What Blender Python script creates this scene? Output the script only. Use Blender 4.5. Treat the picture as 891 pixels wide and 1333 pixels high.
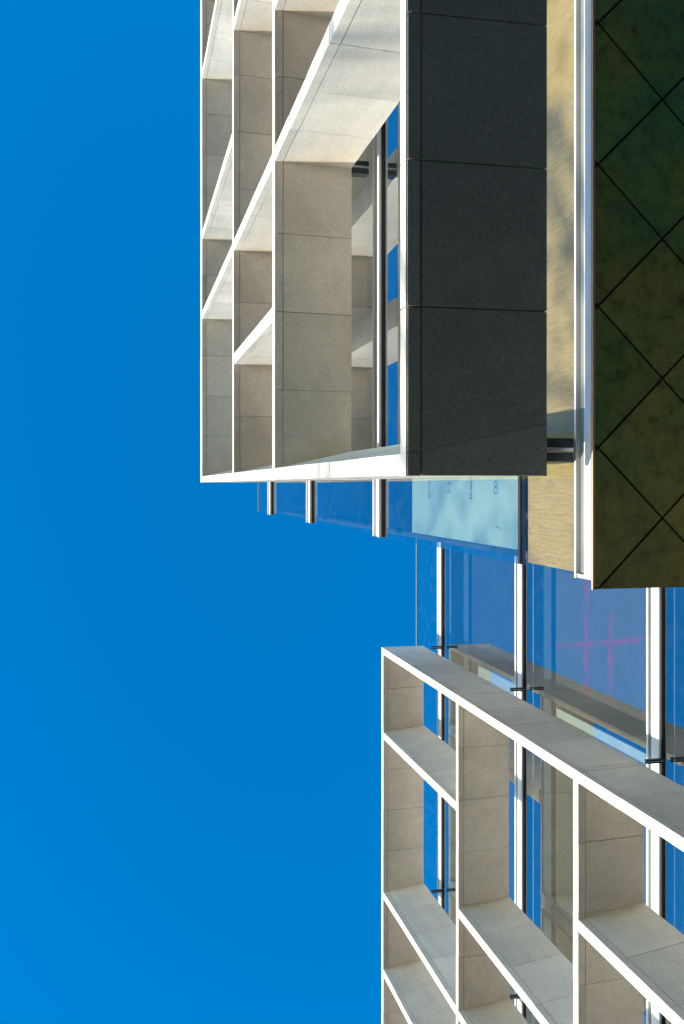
import bpy, bmesh, math, random
from mathutils import Vector
random.seed(7)
for o in list(bpy.data.objects): bpy.data.objects.remove(o)
SC = bpy.context.scene
COL = SC.collection
S = 2.0                 # metres per layout unit
CZ = 1.6                # camera height
F_PX, U0 = 1310.0, 163.2
TH = math.atan((445.5 - U0) / F_PX)

# ------------------------------------------------------------------ camera
cam = bpy.data.cameras.new('camera')
cam.sensor_fit = 'VERTICAL'
cam.sensor_height = 36.0; cam.sensor_width = 24.06
cam.lens = F_PX / 1333.0 * 36.0
cam.shift_y = -(666.5 - 631.4) / 1333.0
cam.clip_start = 0.1; cam.clip_end = 20000
co = bpy.data.objects.new('camera', cam); COL.objects.link(co)
from mathutils import Matrix
c_, s_ = math.cos(TH), math.sin(TH)
co.matrix_world = Matrix(((c_, 0, -s_, 0), (0, -1, 0, 0), (-s_, 0, -c_, CZ), (0, 0, 0, 1)))
SC.camera = co

# ------------------------------------------------------------------ light
SUN_EL = math.radians(9.5)
SUN_K = 0.25            # sideways share of the sun direction
to_sun = Vector((-1.0, SUN_K, math.tan(SUN_EL) * math.hypot(1, SUN_K))).normalized()
w = bpy.data.worlds.new('World'); SC.world = w; w.use_nodes = True
nt = w.node_tree
bg = nt.nodes['Background']
sky = nt.nodes.new('ShaderNodeTexSky'); sky.sky_type = 'NISHITA'; sky.sun_disc = False
sky.sun_elevation = SUN_EL
sky.sun_rotation = math.atan2(to_sun.x, to_sun.y)
sky.air_density = 1.0; sky.dust_density = 0.2; sky.ozone_density = 2.0; sky.altitude = 200
hs = nt.nodes.new('ShaderNodeHueSaturation')
hs.inputs['Saturation'].default_value = 1.45
hs.inputs['Hue'].default_value = 0.505
nt.links.new(sky.outputs[0], hs.inputs['Color'])
nt.links.new(hs.outputs[0], bg.inputs[0])
bg.inputs[1].default_value = 0.15
sun = bpy.data.lights.new('sun', 'SUN'); sun.energy = 2.1; sun.angle = math.radians(0.5); sun.color = (1, .91, .78)
so = bpy.data.objects.new('sun', sun); COL.objects.link(so)
so.rotation_euler = (-to_sun).to_track_quat('-Z', 'Y').to_euler()
SC.view_settings.view_transform = 'Standard'; SC.view_settings.look = 'None'
SC.view_settings.exposure = 1.77; SC.view_settings.gamma = 1
SC.render.engine = 'CYCLES'
SC.cycles.max_bounces = 10; SC.cycles.diffuse_bounces = 6; SC.cycles.transparent_max_bounces = 16
SC.cycles.glossy_bounces = 6

# ------------------------------------------------------------------ materials
def mat(name):
    m = bpy.data.materials.new(name); m.use_nodes = True
    n = m.node_tree.nodes; return m, n, m.node_tree.links, n['Principled BSDF']
def N(n, t, **kw):
    x = n.new(t)
    for k, v in kw.items():
        if k in x.inputs: x.inputs[k].default_value = v
        else: setattr(x, k, v)
    return x
def ramp(n, stops):
    r = n.new('ShaderNodeValToRGB'); e = r.color_ramp.elements
    while len(e) < len(stops): e.new(.5)
    for i, (p, c) in enumerate(stops):
        e[i].position = p; e[i].color = c if len(c) == 4 else (*c, 1)
    return r
def concrete(name, base, pores=True, speck=0):
    m, n, l, b = mat(name)
    geo = N(n, 'ShaderNodeNewGeometry')
    oi = N(n, 'ShaderNodeObjectInfo')
    n1 = N(n, 'ShaderNodeTexNoise', Scale=1.1, Detail=6, Roughness=.6)
    n2 = N(n, 'ShaderNodeTexNoise', Scale=26, Detail=5, Roughness=.75)
    v = N(n, 'ShaderNodeTexVoronoi', Scale=24); n4 = N(n, 'ShaderNodeTexNoise', Scale=70, Detail=3, Roughness=.8)
    n3 = N(n, 'ShaderNodeTexNoise', Scale=2.2, Detail=3)
    for t in (n1, n2, v, n3, n4): l.new(geo.outputs['Position'], t.inputs['Vector'])
    def mul(a, k, off):
        x = N(n, 'ShaderNodeMath', operation='MULTIPLY_ADD'); l.new(a, x.inputs[0]); x.inputs[1].default_value = k; x.inputs[2].default_value = off
        return x.outputs[0]
    f = mul(n1.outputs[0], .5, .75)
    f2 = mul(n2.outputs[0], .6, .70)
    f3 = mul(oi.outputs['Random'], .2, .9)
    def prod(a, c):
        x = N(n, 'ShaderNodeMath', operation='MULTIPLY'); l.new(a, x.inputs[0]); l.new(c, x.inputs[1]); return x.outputs[0]
    mp = N(n, 'ShaderNodeMapping'); mp.inputs['Scale'].default_value = (3, 3, .35); l.new(geo.outputs['Position'], mp.inputs[0])
    n5 = N(n, 'ShaderNodeTexNoise', Scale=1.6, Detail=5, Roughness=.65); l.new(mp.outputs[0], n5.inputs['Vector'])
    tot = prod(prod(prod(prod(f, f2), f3), mul(n5.outputs[0], .32, .84)), mul(n4.outputs[0], .5 + speck * 1.6, .75 - speck * .8))
    if pores:
        r = ramp(n, [(.10, (.45,)*3), (.24, (1,)*3)]); sz = N(n, 'ShaderNodeSeparateColor'); l.new(v.outputs['Color'], sz.inputs[0]); dd = N(n, 'ShaderNodeMath', operation='MULTIPLY_ADD'); l.new(sz.outputs[0], dd.inputs[0]); dd.inputs[1].default_value = .22; l.new(v.outputs['Distance'], dd.inputs[2]); l.new(dd.outputs[0], r.inputs[0])
        r2 = ramp(n, [(.50, (1,)*3), (.60, (0,)*3)]); l.new(n3.outputs[0], r2.inputs[0])
        mx = N(n, 'ShaderNodeMath', operation='MAXIMUM'); l.new(r.outputs[0], mx.inputs[0])
        sc = mul(r2.outputs[0], .55 - speck, 0); l.new(sc, mx.inputs[1])
        tot = prod(tot, mx.outputs[0])
    vm = N(n, 'ShaderNodeVectorMath', operation='SCALE'); vm.inputs[0].default_value = base
    l.new(tot, vm.inputs['Scale']); l.new(vm.outputs[0], b.inputs['Base Color'])
    b.inputs['Roughness'].default_value = .72
    bp = N(n, 'ShaderNodeBump', Strength=.25, Distance=.01); l.new(n2.outputs[0], bp.inputs['Height']); l.new(bp.outputs[0], b.inputs['Normal'])
    return m
M_CON = concrete('pale_concrete', (.67, .61, .525))
M_SOFFIT = concrete('dark_soffit', (.26, .315, .29), True, .5)  # darker tone for the sheets under the lowest slab
M_CORE = concrete('joint_concrete', (.20, .18, .16), False)
def metal(name, col, rough, met=0.0, var=.1):
    m, n, l, b = mat(name)
    geo = N(n, 'ShaderNodeNewGeometry'); t = N(n, 'ShaderNodeTexNoise', Scale=3, Detail=4); l.new(geo.outputs['Position'], t.inputs['Vector'])
    r = ramp(n, [(.3, tuple(x * (1 - var) for x in col)), (.7, col)]); l.new(t.outputs[0], r.inputs[0]); l.new(r.outputs[0], b.inputs['Base Color'])
    b.inputs['Roughness'].default_value = rough; b.inputs['Metallic'].default_value = met
    return m
M_WHITE = metal('white_aluminium', (.82, .82, .82), .4)
M_GREY = metal('grey_aluminium', (.52, .53, .53), .35)
M_RECESS = metal('recess_grey', (.20, .22, .21), .5)
M_DARK = metal('black_gasket', (.015, .016, .02), .5)
M_STEEL = metal('dark_steel', (.05, .055, .06), .35, .6)
M_ROD = metal('bright_steel', (.6, .6, .6), .3, 1)
M_TRIM = metal('tan_trim', (.55, .42, .3), .5)
M_INT = metal('dark_interior', (.05, .055, .06), .8)
M_CEIL = metal('white_ceiling', (.55, .57, .58), .8)
M_BASE = metal('ochre_stone_base', (.24, .19, .09), .8)
M_BOX = metal('blue_grey_box', (.13, .17, .22), .6)
def glass(name, base, gain, power, tint, tr):
    m, n, l, b = mat(name); n.remove(b); out = n['Material Output']
    lw = N(n, 'ShaderNodeLayerWeight', Blend=.5); geo = N(n, 'ShaderNodeNewGeometry')
    p = N(n, 'ShaderNodeMath', operation='POWER'); l.new(lw.outputs['Facing'], p.inputs[0]); p.inputs[1].default_value = power
    q = N(n, 'ShaderNodeMath', operation='MULTIPLY_ADD'); l.new(p.outputs[0], q.inputs[0]); q.inputs[1].default_value = gain; q.inputs[2].default_value = base
    nb = N(n, 'ShaderNodeMath', operation='SUBTRACT'); nb.inputs[0].default_value = 1; l.new(geo.outputs['Backfacing'], nb.inputs[1])
    f = N(n, 'ShaderNodeMath', operation='MULTIPLY'); l.new(q.outputs[0], f.inputs[0]); l.new(nb.outputs[0], f.inputs[1])
    wn = N(n, 'ShaderNodeTexNoise', Scale=.9, Detail=1); l.new(geo.outputs['Position'], wn.inputs['Vector'])
    bp = N(n, 'ShaderNodeBump', Strength=.35, Distance=.012); l.new(wn.outputs[0], bp.inputs['Height'])
    g = N(n, 'ShaderNodeBsdfGlossy', Roughness=.0); l.new(bp.outputs[0], g.inputs['Normal']); g.inputs['Color'].default_value = (*tint, 1)
    t = N(n, 'ShaderNodeBsdfTransparent'); t.inputs['Color'].default_value = (*tr, 1)
    mx = N(n, 'ShaderNodeMixShader'); l.new(f.outputs[0], mx.inputs[0]); l.new(t.outputs[0], mx.inputs[1]); l.new(g.outputs[0], mx.inputs[2])
    dn = N(n, 'ShaderNodeTexNoise', Scale=5, Detail=9, Roughness=.75); l.new(geo.outputs['Position'], dn.inputs['Vector'])
    dr = ramp(n, [(.50, (0,) * 3), (.75, (.02,) * 3)]); l.new(dn.outputs[0], dr.inputs[0])
    df = N(n, 'ShaderNodeBsdfDiffuse'); df.inputs['Color'].default_value = (.55, .56, .56, 1)
    m2 = N(n, 'ShaderNodeMixShader'); l.new(dr.outputs[0], m2.inputs[0]); l.new(mx.outputs[0], m2.inputs[1]); l.new(df.outputs[0], m2.inputs[2])
    l.new(m2.outputs[0], out.inputs[0])
    return m
M_GLASS = glass('coated_blue_glass', .28, .80, 3, (.95, .98, 1), (.76, .82, .80))
M_CLEAR = glass('clear_glass', .05, .9, 6, (.95, .98, 1), (.9, .92, .9))
def blind_mat(name, col, weave=False, spots=()):
    m, n, l, b = mat(name)
    tc = N(n, 'ShaderNodeNewGeometry')
    mp = N(n, 'ShaderNodeMapping'); mp.inputs['Scale'].default_value = (1, 16, 1.3) if weave else (1, .6, 3); l.new(tc.outputs['Position'], mp.inputs[0])
    t = N(n, 'ShaderNodeTexNoise', Scale=5 if weave else 1.2, Detail=6, Roughness=.7); l.new(mp.outputs[0], t.inputs['Vector'])
    k = .45 if weave else .12
    r = ramp(n, [(.32, tuple(x * (1 - k) for x in col)), (.68, col)]); l.new(t.outputs[0], r.inputs[0])
    l.new(r.outputs[0], b.inputs['Base Color']); b.inputs['Roughness'].default_value = .85
    return m, n, l, b, r
M_WBLIND = blind_mat('white_printed_blind', (.86, .92, .72))[0]
M_BEIGE = blind_mat('woven_beige_blind', (.43, .31, .14), True)[0]
M_PLAIN = blind_mat('plain_grey_blind', (.08, .08, .11))[0]
M_INK = metal('dark_blue_ink', (.10, .22, .30), .7)

# tiles : olive to dark green glazed panels, mottled
m, n, l, b = mat('mossy_green_tile'); M_TILE = m
g = N(n, 'ShaderNodeNewGeometry'); oi = N(n, 'ShaderNodeObjectInfo')
t1 = N(n, 'ShaderNodeTexNoise', Scale=.9, Detail=5, Roughness=.6); t2 = N(n, 'ShaderNodeTexNoise', Scale=9, Detail=9, Roughness=.78)
l.new(g.outputs['Position'], t1.inputs['Vector']); l.new(g.outputs['Position'], t2.inputs['Vector'])
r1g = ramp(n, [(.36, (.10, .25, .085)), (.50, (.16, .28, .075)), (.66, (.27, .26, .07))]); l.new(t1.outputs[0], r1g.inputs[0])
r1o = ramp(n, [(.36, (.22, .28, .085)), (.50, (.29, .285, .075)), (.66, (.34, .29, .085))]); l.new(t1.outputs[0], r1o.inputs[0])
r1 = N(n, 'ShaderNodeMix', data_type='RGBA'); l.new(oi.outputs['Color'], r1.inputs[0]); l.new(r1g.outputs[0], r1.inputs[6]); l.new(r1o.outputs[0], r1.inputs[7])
r2 = ramp(n, [(.34, (.40,) * 3), (.47, (.88,) * 3), (.65, (1.2,) * 3)]); l.new(t2.outputs[0], r2.inputs[0])
mm = N(n, 'ShaderNodeMix', data_type='RGBA', blend_type='MULTIPLY'); mm.inputs[0].default_value = 1
l.new(r1.outputs[2], mm.inputs[6]); l.new(r2.outputs[0], mm.inputs[7])
ov = N(n, 'ShaderNodeMath', operation='MULTIPLY_ADD'); l.new(oi.outputs['Random'], ov.inputs[0]); ov.inputs[1].default_value = .3; ov.inputs[2].default_value = .85
vs = N(n, 'ShaderNodeVectorMath', operation='SCALE'); l.new(mm.outputs[2], vs.inputs[0]); l.new(ov.outputs[0], vs.inputs['Scale'])
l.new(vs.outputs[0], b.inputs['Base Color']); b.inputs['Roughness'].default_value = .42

# ------------------------------------------------------------------ helpers (layout units in, metres out)
def P(x, y, z): return Vector((x * S, y * S, z * S + CZ))
WORLD = {}
def link(name, mesh, parent=None, at=(0, 0, 0)):
    o = bpy.data.objects.new(name, mesh); COL.objects.link(o)
    wl = Vector(at); WORLD[o] = wl
    if parent is not None:
        o.parent = parent; o.location = wl - WORLD[parent]
    else: o.location = wl
    return o
def thing(name, label, cat, base, group=None):
    o = link(name, None, None, base); o['label'] = label; o['category'] = cat
    if group: o['group'] = group
    return o
def mesh_hex(pts, m, name='piece'):
    """eight corners: lower ring of four, upper ring of four (metres)"""
    me = bpy.data.meshes.new(name)
    c = sum(pts, Vector()) / 8
    fs = [(3, 2, 1, 0), (4, 5, 6, 7), (0, 1, 5, 4), (1, 2, 6, 5), (2, 3, 7, 6), (3, 0, 4, 7)]
    bm = bmesh.new(); vs = [bm.verts.new(p) for p in pts]
    for f in fs: bm.faces.new([vs[i] for i in f])
    bmesh.ops.recalc_face_normals(bm, faces=bm.faces)
    bm.to_mesh(me); bm.free(); me.materials.append(m); return me
def box(name, x0, x1, y0, y1, z0, z1, m, parent=None):
    lo = P(x0, y0, z0); d = P(x1, y1, z1) - lo
    pts = [Vector((a * d.x, b * d.y, c * d.z)) for c in (0, 1) for a, b in ((0, 0), (1, 0), (1, 1), (0, 1))]
    return link(name, mesh_hex(pts, m, name), parent, lo)
CACHE = {}
def piece(name, pts, m, parent):
    """pts layout units, 8 corners ; shares mesh data between alike pieces"""
    w8 = [P(*p) for p in pts]; o = w8[0]
    rel = [p - o for p in w8]
    key = (m.name, tuple(round(c, 4) for p in rel for c in p))
    if key not in CACHE: CACHE[key] = mesh_hex(rel, m, name)
    return link(name, CACHE[key], parent, o + Vector((random.uniform(-.002, .002), random.uniform(-.0015, .0015), random.uniform(-.002, .002))))
NOS, DEP, RISE, GAP = .055, .546, .05, .004
def rise(x, x0): return 0 if x <= x0 + NOS else RISE * (x - x0 - NOS) / (DEP - NOS)

def slab(parent, x0, y0, y1, zb, zt, joints, fall=0, RISE=RISE):
    rise = lambda x, x0: 0 if x <= x0 + NOS else RISE * (x - x0 - NOS) / (DEP - NOS)
    zk = zt - fall
    xn, xb = x0 + NOS, x0 + DEP
    i = .006
    core = link('slab', mesh_hex([P(*p) - P(x0, y0, zb) for p in (
        (x0 + i, y0 + i, zb + i), (xb - i, y0 + i, zb + RISE + i), (xb - i, y1 - i, zb + RISE + i), (x0 + i, y1 - i, zb + i),
        (x0 + i, y0 + i, zt - i), (xb - i, y0 + i, zk - i), (xb - i, y1 - i, zk - i), (x0 + i, y1 - i, zt - i))], M_CORE), parent, P(x0, y0, zb))
    ys = [y0] + [j for j in sorted(joints) if y0 + .05 < j < y1 - .05] + [y1]
    h = GAP / 2
    for a, c in zip(ys[:-1], ys[1:]):
        a2 = a + (h if a != y0 else 0); c2 = c - (h if c != y1 else 0)
        piece('nosing', [(x0 - .0015, a2, zb), (xn - h, a2, zb), (xn - h, c2, zb), (x0 - .0015, c2, zb),
                         (x0 - .0015, a2, zt), (xn - h, a2, zt), (xn - h, c2, zt), (x0 - .0015, c2, zt)], M_CON, core)
        xa = xn + h; ra = rise(xa, x0)
        piece('panel', [(xa, a2, zb + ra), (xb, a2, zb + RISE), (xb, c2, zb + RISE), (xa, c2, zb + ra),
                        (xa, a2, zt), (xb, a2, zk), (xb, c2, zk), (xa, c2, zt)], M_CON, core)
    return core
def fin(parent, x0, ya, yb, z0, z1, splay, step=.625, name='fin', zoff=0, back=0):
    """ya: outer -Y face at the front, yb: +Y face ; widens to the back on the -Y side"""
    xn, xb = x0 + NOS, x0 + DEP - .002
    def yl(x): return ya - splay * (x - x0) / DEP
    def yr(x): return yb + back * (x - x0) / DEP
    i = .010
    def ring(z, q): return [(x0 + i, yl(x0) + i, z), (xb - i, yl(xb) + i, z + q), (xb - i, yr(xb) - i, z + q), (x0 + i, yb - i, z)]
    b0 = P(x0, ya, z0)
    core = link(name, mesh_hex([P(*p) - b0 for p in ring(z0 + i, RISE) + ring(z1 - i, RISE)], M_CORE), parent, b0)
    zs = [z1]; z = z1 - step + zoff
    while z > z0 + .25: zs.append(z); z -= step
    zs.append(z0); zs.reverse(); h = GAP / 2
    for a, c in zip(zs[:-1], zs[1:]):
        a2 = a + (h if a != z0 else 0); c2 = c - (h if c != z1 else 0)
        xa = xn - h
        piece('nosing', [(x0, ya, a2), (xa, yl(xa), a2), (xa, yr(xa), a2), (x0, yb, a2), (x0, ya, c2), (xa, yl(xa), c2), (xa, yr(xa), c2), (x0, yb, c2)], M_CON, core)
        xa = xn + h; r0, r1 = rise(xa, x0), rise(xb, x0)
        piece('panel', [(xa, yl(xa), a2 + r0), (xb, yl(xb), a2 + r1), (xb, yr(xb), a2 + r1), (xa, yr(xa), a2 + r0),
                        (xa, yl(xa), c2 + r0), (xb, yl(xb), c2 + r1), (xb, yr(xb), c2 + r1), (xa, yr(xa), c2 + r0)], M_CON, core)
    return core

def bracket(parent, x0, x1, y, z, k=1):
    b = box('bracket', x0, x1, y - .045 * k, y - .010 * k, z - .045 * k, z + .045 * k, M_STEEL, parent)
    box('bracket_plate', x0, x1, y + .010 * k, y + .045 * k, z - .045 * k, z + .045 * k, M_STEEL, b)
    box('bracket_rod', x0, x1 - .004, y - .006 * k, y + .006 * k, z - .055 * k, z - .040 * k, M_ROD, b)

# ------------------------------------------------------------------ ground
m, n, l, b = mat('asphalt_ground'); M_GR = m
g = N(n, 'ShaderNodeNewGeometry'); t = N(n, 'ShaderNodeTexNoise', Scale=6, Detail=8); l.new(g.outputs['Position'], t.inputs['Vector'])
r = ramp(n, [(.3, (.022, .022, .024)), (.7, (.04, .04, .042))]); l.new(t.outputs[0], r.inputs[0]); l.new(r.outputs[0], b.inputs['Base Color']); b.inputs['Roughness'].default_value = .9
me = bpy.data.meshes.new('ground'); R = 6000
me.from_pydata([(-R, -R, 0), (R, -R, 0), (R, R, 0), (-R, R, 0)], [], [(0, 1, 2, 3)]); me.materials.append(M_GR)
o = link('ground', me); o['kind'] = 'structure'

# ------------------------------------------------------------------ near wing : sunscreen
X0, XG = 1.0, 1.72
YN = -8.6                               # far end of the near wing
grid = thing('concrete_sunscreen', 'pale concrete grid of fins and slabs in front of the overhanging glass wing', 'sunscreen', P(X0, -.1, 3.53))
SL = [(3.53, 3.604), (6.81, 6.925), (9.46, 9.59), (13.45, 13.74)]
def under_panels(core, x0, y0, y1, zb, joints):
    ys = [y0] + [j for j in sorted(joints) if y0 + .05 < j < y1 - .2] + [y1]; h = .0036; xn = x0 + NOS; t = .006
    for a, c in zip(ys[:-1], ys[1:]):
        last = c == y1
        a2 = a + h; c2 = c - h
        for xa, xb in ((x0 + .004, xn - h), (xn + h, x0 + DEP - .002)):
            ra = rb = 0
            # the corner panel is cut along the splayed inner face of the end fin
            ca, cb = (c2, c2) if not last else (-.117 - .12 * (xa - x0) / DEP, -.117 - .12 * (xb - x0) / DEP)
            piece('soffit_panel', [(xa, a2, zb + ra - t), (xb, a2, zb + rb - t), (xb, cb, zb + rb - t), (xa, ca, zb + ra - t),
                                   (xa, a2, zb + ra - .002), (xb, a2, zb + rb - .002), (xb, cb, zb + rb - .002), (xa, ca, zb + ra - .002)], M_SOFFIT, core)
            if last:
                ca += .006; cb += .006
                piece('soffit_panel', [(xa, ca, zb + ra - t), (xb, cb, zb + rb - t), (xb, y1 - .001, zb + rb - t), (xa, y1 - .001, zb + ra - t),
                                       (xa, ca, zb + ra - .002), (xb, cb, zb + rb - .002), (xb, y1 - .001, zb + rb - .002), (xa, y1 - .001, zb + ra - .002)], M_SOFFIT, core)
jn = [-.115 - .535 * k for k in range(1, 18)]
for zb, zt in SL:
    k_ = slab(grid, X0, YN, -.034, zb, zt, jn, *((.05, 0) if zb == 3.53 else (.02,)))
    if zb == 3.53: under_panels(k_, X0, YN, -.034, zb, jn)
fins = {0: (-2.31, -3.34, -5.50, -6.56), 1: (-1.235, -2.305, -4.375, -6.56, -7.6), 2: (-2.305, -3.365, -5.495, -6.56, -8.0)}
for s, ys in fins.items():
    z0, z1 = SL[s][1], SL[s + 1][0]
    fin(grid, X0, -.115, -.037, z0, z1, .12, name='end_fin')
    for y in ys: fin(grid, X0, y, y + .1, z0, z1, .11)
for y in (-.135, -2.25, -4.4, -6.6):
    for z in (3.53, 6.86, 9.52): bracket(grid, X0 + DEP, XG - .03, y, z + .03 + (.09 if z > 4 else .09))

# ------------------------------------------------------------------ near wing : glazed body with tiled underside
YE = .352
wing = thing('glazed_wing', 'overhanging glass office wing with dark green diagonal tiles on its underside', 'building', P(XG, YE, 3.46))
def transom(parent, xg, y0, y1, z, cap, band, dark=.012, proud=.03, body=None, lip=.016):
    t = box('transom', xg - .012, xg + .03, y0, y1, z + .001, z + cap + band + .012, body or M_GREY, parent)
    box('transom_cap', xg - proud, xg - .0125, y0, y1, z, z + cap, M_WHITE, t)
    box('transom_lip', xg - proud, xg - .0125, y0, y1, z + cap + band, z + cap + band + lip, M_WHITE, t)
    box('gasket', xg - .014, xg + .02, y0, y1 - .003, z - dark, z, M_DARK, t)
    return t
def pane(parent, xg, y0, y1, z0, z1):
    return box('window_pane', xg, xg + .008, y0, y1, z0, z1, M_GLASS, parent)
box('bottom_rail', XG - .004, XG + .05, YN, YE, 3.5355, 3.60, M_RECESS, wing)
box('rail_cap', XG - .020, XG + .05, YN, YE - .012, 3.478, 3.535, M_WHITE, wing)
box('rail_lip', XG - .022, XG + .02, YN, YE + .006, 3.6005, 3.616, M_WHITE, wing)
box('rail_end', XG - .018, XG + .05, YE - .0115, YE + .004, 3.480, 3.600, M_GREY, wing)
box('window_pane', XG, XG + .008, YN, YE, 3.62, 4.205, M_CLEAR, wing)
box('glazing_joint', XG - .004, XG + .02, YN, YE, 4.207, 4.232, M_DARK, wing)
pane(wing, XG, YN, YE, 4.234, 6.635)
TR = [(6.65, .05, .11), (9.28, .05, .13), (11.93, .06, .14)]
for z, c, bd in TR: transom(wing, XG, YN, YE + .004, z, c, bd)
pane(wing, XG, YN, YE, 6.83, 9.265)
pane(wing, XG, YN, YE, 9.48, 11.915)
pane(wing, XG, YN, YE, 12.15, 13.2)
# interior
box('core_wall', 2.3, 2.35, YN, .30, 3.6, 12.1, M_INT, wing)
box('end_wall', 1.85, 3.8, .31, .345, 3.56, 12.1, M_INT, wing)
box('floor_plate', 1.80, 3.8, YN, .30, 3.56, 3.62, M_INT, wing)
box('floor_plate', 1.80, 2.29, YN, .30, 6.80, 6.98, M_CEIL, wing)
box('floor_plate', 1.80, 2.29, YN, .30, 9.47, 9.65, M_CEIL, wing)
box('roof', 1.80, 3.8, YN, .345, 12.12, 12.3, M_CEIL, wing)
# tiled underside : square tiles set diagonally
ZT = 3.46
und = box('underside', XG - .013, 3.86, YN, .388, ZT + .008, ZT + .028, M_DARK, wing)
D = .527 / 2
def clip(poly, ax, val, keep_less):
    out = []
    for i in range(len(poly)):
        a, b2 = poly[i], poly[(i + 1) % len(poly)]
        ia = (a[ax] <= val) if keep_less else (a[ax] >= val); ib = (b2[ax] <= val) if keep_less else (b2[ax] >= val)
        if ia: out.append(a)
        if ia != ib:
            t = (val - a[ax]) / (b2[ax] - a[ax]); q = [a[0] + t * (b2[0] - a[0]), a[1] + t * (b2[1] - a[1])]; q[ax] = val; out.append(tuple(q))
    return out
TC = {}
for ix in range(0, 9):
    for iy in range(-36, 2):
        if (ix + iy) % 2 == 0: continue
        cx, cy = XG + ix * D, .388 + iy * D
        gp = D - .0045 * 1.414
        poly = [(cx - gp, cy), (cx, cy - gp), (cx + gp, cy), (cx, cy + gp)]
        for ax, v, less in ((0, XG - .012, False), (0, 3.85, True), (1, .386, True), (1, YN, False)):
            if poly: poly = clip(poly, ax, v, less)
        if len(poly) < 3: continue
        ref = P(cx, cy, ZT); rel = tuple((round((p[0] - cx) * S, 4), round((p[1] - cy) * S, 4)) for p in poly)
        if rel not in TC:
            bm = bmesh.new()
            lo = [bm.verts.new((x, y, 0)) for x, y in rel]; hi = [bm.verts.new((x, y, .012)) for x, y in rel]
            k = len(lo); bm.faces.new(lo); bm.faces.new(hi)
            for i in range(k): bm.faces.new((lo[i], lo[(i + 1) % k], hi[(i + 1) % k], hi[i]))
            bmesh.ops.recalc_face_normals(bm, faces=bm.faces)
            me = bpy.data.meshes.new('tile'); bm.to_mesh(me); bm.free(); me.materials.append(M_TILE); TC[rel] = me
        warm_mix = min(.85, max(0, .85 + .8 * (cy - .1) + random.uniform(-.3, .3)))     # random tile tone, plus warm bounce light painted in toward the open end
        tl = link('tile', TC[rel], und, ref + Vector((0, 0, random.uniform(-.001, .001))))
        tl.color = (warm_mix, warm_mix, warm_mix, 1)
box('edge_trim', XG - .022, XG - .0135, YN, .390, ZT - .003, ZT + .010, M_TRIM, und)

# blinds of the near wing
bl = thing('printed_blind', 'white window blind with faint dark printing, below the end of the upper concrete grid', 'blind', P(1.76, .296, 4.24))
box('blind_fabric', 1.755, 1.760, -.9, .296, 4.25, 6.06, M_WBLIND, bl)
def marks():
    bm = bmesh.new()
    def dash(u, v, du, dv):
        x = 1.7535; r = math.tan(TH + math.atan((u - 445.5) / F_PX)); z = x / r
        y = (v - 631.4) / (u - 163.2) / c_ * x
        dz = du * z * (1 + r * r) / (F_PX * r) * .94; dy = dv / (u - 163.2) / c_ * x
        q = [P(x + ex, y + ey * dy / 2, z + ez * dz / 2) - P(1.76, .296, 4.24) for ex in (0, .0012) for ey, ez in ((-1, -1), (1, -1), (1, 1), (-1, 1))]
        vs = [bm.verts.new(p) for p in q]
        for f in ((0, 1, 2, 3), (7, 6, 5, 4), (0, 4, 5, 1), (1, 5, 6, 2), (2, 6, 7, 3), (3, 7, 4, 0)): bm.faces.new([vs[i] for i in f])
    for u in (559, 613):
        v = 616
        while v < 649:
            w_ = random.choice((1.4, 1.8, 2.2))
            for k in range(2): dash(u + random.uniform(-1, 1), v + random.uniform(-.4, .4), random.uniform(1, 2.4), w_ * .7)
            v += random.choice((2.9, 3.1, 4.2))
    for a in range(10):
        t = a / 10 * 6.283
        dash(645.5 + 2.2 * math.cos(t), 630 + 3.4 * math.sin(t), 1.1, 1.5); dash(645.5 + 2.4 * math.cos(t), 638.5 + 4 * math.sin(t), 1.1, 1.5)
    for k, (du, dv) in enumerate(((-2, 0), (-1, -1.5), (0, -3), (1, -1.5), (2, 0), (-1.5, 8), (0, 6.5), (1.5, 8), (1.2, 10), (-1.2, 10))): dash(584.5 + du, 631 + dv, 1.1, 1.5)
    for k in range(6): dash(646 + k, 685 + .6 * k, 1, 1.2)
    bmesh.ops.recalc_face_normals(bm, faces=bm.faces)
    me = bpy.data.meshes.new('printed_lettering'); bm.to_mesh(me); bm.free(); me.materials.append(M_INK)
    link('printed_lettering', me, bl, P(1.76, .296, 4.24))
marks()
bb = thing('woven_blind', 'beige woven blind in the low window strip beside the green tiled underside', 'blind', P(1.76, .34, 3.7))
box('blind_fabric', 1.752, 1.757, YN, .345, 3.605, 4.203, M_BEIGE, bb)

# ------------------------------------------------------------------ far wing : sunscreen
X1, XH = 3.2, 3.92
YF = 9.4
grid2 = thing('concrete_sunscreen', 'pale concrete grid of fins and slabs on the set-back wing', 'sunscreen', P(X1, 2.07, 3.53))
SM = [(3.53, 3.604), (6.745, 6.83), (9.42, 9.49), (12.36, 12.45)]
jf = [2.07 + .515 * k for k in range(1, 16)]
for zb, zt in SM: slab(grid2, X1, 2.0685, YF, zb, zt, jf)
fins2 = {0: (3.14, 5.165, 6.14, 8.1), 1: (4.16, 5.165, 7.1, 8.1), 2: (3.135, 5.16, 6.14, 8.1)}
for s, ys in fins2.items():
    z0, z1 = SM[s][1], SM[s + 1][0]
    fin(grid2, X1, 2.07, 2.150, z0, z1, 0, name='end_fin', back=-.03)
    for y in ys: fin(grid2, X1, y, y + .085, z0, z1, .055)
for y in (2.035, 5.09, 7.6):
    for z in (6.77, 9.43, 12.08): bracket(grid2, X1 + DEP, XH - .03, y, z, .34)

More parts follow.
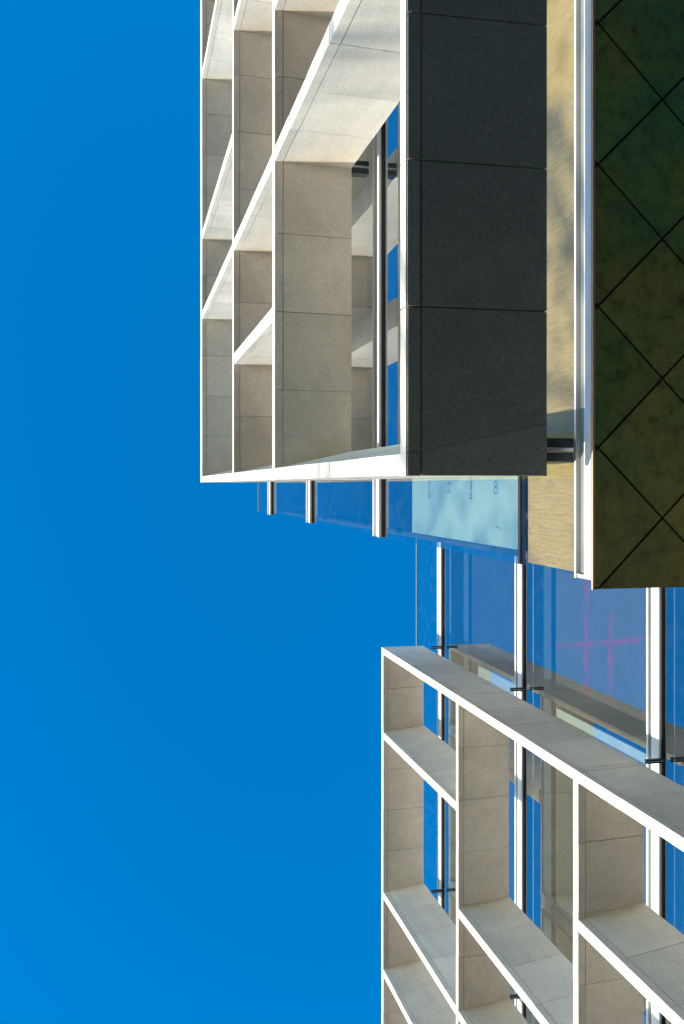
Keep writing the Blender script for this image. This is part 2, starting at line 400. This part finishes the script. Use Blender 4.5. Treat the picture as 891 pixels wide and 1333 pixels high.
wing2 = thing('glazed_wing', 'set-back glass wing behind the lower concrete grid, its panes mirroring blue sky', 'building', P(XH, .45, 0))
Y0F = .45
TR2 = [(6.835, .115, .045), (9.50, .10, .05), (12.14, .09, .04)]
for z, c, bd in TR2: transom(wing2, XH, Y0F, YF, z, c, bd, proud=.03, body=M_RECESS, lip=.028)
for a, c in ((3.7, 6.82), (7.03, 9.485), (9.685, 12.125), (12.305, 13.3)): pane(wing2, XH, Y0F, YF, a, c)
box('pane_edge', XH - .006, XH + .014, Y0F, YF, 13.302, 13.33, M_RECESS, wing2)
box('pane_edge', XG - .006, XG + .014, YN, YE, 13.202, 13.23, M_RECESS, wing)
box('bottom_rail', XH - .03, XH + .05, Y0F, YF, 3.5, 3.695, M_WHITE, wing2)
box('core_wall', 4.6, 4.65, Y0F, YF, 0, 12.1, M_INT, wing2)
box('base_wall', XH + .05, 4.59, Y0F, YF, -.8, 3.49, M_BASE, wing2)
for z in (3.52, 6.80, 9.45, 12.08): box('floor_plate', XH + .08, 4.59, Y0F, YF, z, z + .17, M_CEIL, wing2)

box('added_inner_board', 3.955, 3.985, 2.05, 2.19, 9.72, 10.95, M_WHITE, wing2)  # white boards added behind the glass to draw the pale strips
box('added_inner_board', 3.955, 3.985, 2.09, 2.17, 7.06, 8.80, M_WHITE, wing2)
def far_blind(z0, z1, label, m):
    t = thing('roller_blind', label, 'blind', P(4.0, Y0F, z0), 'roller blinds of the set-back wing')
    box('blind_fabric', 4.005, 4.010, Y0F, YF, z0, z1, m, t)
    box('blind_box', 3.985, 4.03, Y0F, YF, z1 + .06, z1 + .24, M_BOX, t)
far_blind(9.7, 11.30, 'grey roller blind behind the topmost storey of the set-back glass wing', M_PLAIN)
m2, n, l, b, r = blind_mat('pink_streaked_blind', (.20, .16, .12)); M_PINK = m2
g = N(n, 'ShaderNodeNewGeometry'); sp = N(n, 'ShaderNodeSeparateXYZ'); l.new(g.outputs['Position'], sp.inputs[0])
nz = N(n, 'ShaderNodeTexNoise', Scale=4, Detail=5, Roughness=.7); l.new(g.outputs['Position'], nz.inputs['Vector'])
nz2 = N(n, 'ShaderNodeTexNoise', Scale=1.6, Detail=3); l.new(g.outputs['Position'], nz2.inputs['Vector'])
def streak(axis, pos, width, lo, hi, other, slope=0):
    def mth(op, a, c):
        x = N(n, 'ShaderNodeMath', operation=op)
        if op == 'MULTIPLY_ADD': x.inputs[2].default_value = -1.0
        for i, q in enumerate((a, c)):
            if isinstance(q, (int, float)): x.inputs[i].default_value = q
            else: l.new(q, x.inputs[i])
        return x.outputs[0]
    d = mth('ABSOLUTE', mth('SUBTRACT', mth('SUBTRACT', sp.outputs[axis], pos), mth('MULTIPLY', mth('SUBTRACT', sp.outputs[other], lo), slope)), 0)
    wob = mth('MULTIPLY', nz.outputs[0], width * 2)
    e = mth('DIVIDE', mth('SUBTRACT', wob, d), width * .9)
    e = mth('MULTIPLY', mth('MINIMUM', mth('MAXIMUM', e, 0), 1), mth('MINIMUM', mth('MAXIMUM', mth('MULTIPLY_ADD', nz2.outputs[0], 3.5), 0), 1))
    return mth('MULTIPLY', e, mth('MULTIPLY', mth('GREATER_THAN', sp.outputs[other], lo), mth('LESS_THAN', sp.outputs[other], hi)))
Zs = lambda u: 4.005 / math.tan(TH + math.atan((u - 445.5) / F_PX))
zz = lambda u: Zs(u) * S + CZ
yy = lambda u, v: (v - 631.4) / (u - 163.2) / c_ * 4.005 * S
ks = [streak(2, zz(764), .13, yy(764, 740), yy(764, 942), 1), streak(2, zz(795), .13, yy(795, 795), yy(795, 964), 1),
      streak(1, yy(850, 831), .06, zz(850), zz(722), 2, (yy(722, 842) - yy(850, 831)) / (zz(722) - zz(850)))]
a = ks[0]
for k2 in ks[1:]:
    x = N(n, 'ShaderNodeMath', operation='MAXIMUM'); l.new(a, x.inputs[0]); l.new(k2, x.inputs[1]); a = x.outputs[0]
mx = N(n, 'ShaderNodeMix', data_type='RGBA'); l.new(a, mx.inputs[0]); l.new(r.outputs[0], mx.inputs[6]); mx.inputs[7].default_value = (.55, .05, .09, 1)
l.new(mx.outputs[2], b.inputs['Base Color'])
far_blind(7.05, 8.93, 'roller blind with crossing pink streaks in the middle storey of the set-back glass wing', M_PINK)
far_blind(4.0, 6.3, 'grey roller blind behind the lowest storey of the set-back glass wing', M_PLAIN)

# ------------------------------------------------------------------ street tree whose branches dapple the low windows (stands out of frame)
def tube(bm, a, b2, ra, rb, k=6):
    d = (b2 - a).normalized(); s1 = d.orthogonal().normalized(); s2 = d.cross(s1)
    A = [bm.verts.new(a + (s1 * math.cos(i * 6.283 / k) + s2 * math.sin(i * 6.283 / k)) * ra) for i in range(k)]
    B = [bm.verts.new(b2 + (s1 * math.cos(i * 6.283 / k) + s2 * math.sin(i * 6.283 / k)) * rb) for i in range(k)]
    for i in range(k): bm.faces.new((A[i], A[(i + 1) % k], B[(i + 1) % k], B[i]))
    bm.faces.new(A[::-1]); bm.faces.new(B)
def street_tree(base, h, label, seed):
    rd = random.Random(seed)
    t = thing('street_tree', label, 'tree', base)
    tips = []
    bm = bmesh.new()
    def grow(p, d, L, r, lev):
        q = p + d * L
        tube(bm, p, q, r, r * .7)
        if lev >= 4: tips.append(q); return
        for k in range(3 if lev < 3 else 2):
            nd = (d + Vector((rd.uniform(-1, 1), rd.uniform(-1, 1), rd.uniform(-.45, .7))) * (.55 if lev == 0 else .75)).normalized()
            grow(q, nd, L * rd.uniform(.55, .8), r * .6, lev + 1)
            if lev >= 2: tips.append(q)
    grow(Vector((0, 0, 0)), Vector((0, 0, 1)), h * .42, h * .016, 0)
    me = bpy.data.meshes.new('trunk'); bm.to_mesh(me); bm.free()
    me.materials.append(M_BARK); link('trunk', me, t, base)
    bm = bmesh.new()
    for q in tips:
        for k in range(5):
            c = q + Vector((rd.gauss(0, .45), rd.gauss(0, .45), rd.gauss(0, .35)))
            a = Vector((rd.uniform(-1, 1), rd.uniform(-1, 1), rd.uniform(-1, 1))).normalized(); b2 = a.orthogonal().normalized()
            L = rd.uniform(.10, .2)
            bm.faces.new([bm.verts.new(c + v) for v in (a * L, b2 * L * .5, a * -L, b2 * -L * .5)])
    me = bpy.data.meshes.new('crown'); bm.to_mesh(me); bm.free(); me.materials.append(M_LEAF)
    link('crown', me, t, base)
M_BARK = metal('bark', (.12, .09, .07), .9); M_LEAF = metal('leaf', (.07, .10, .03), .7)
street_tree(Vector((-25, 7.0, 0)), 17.0, 'tall sparse street tree standing opposite the glass wing', 3)
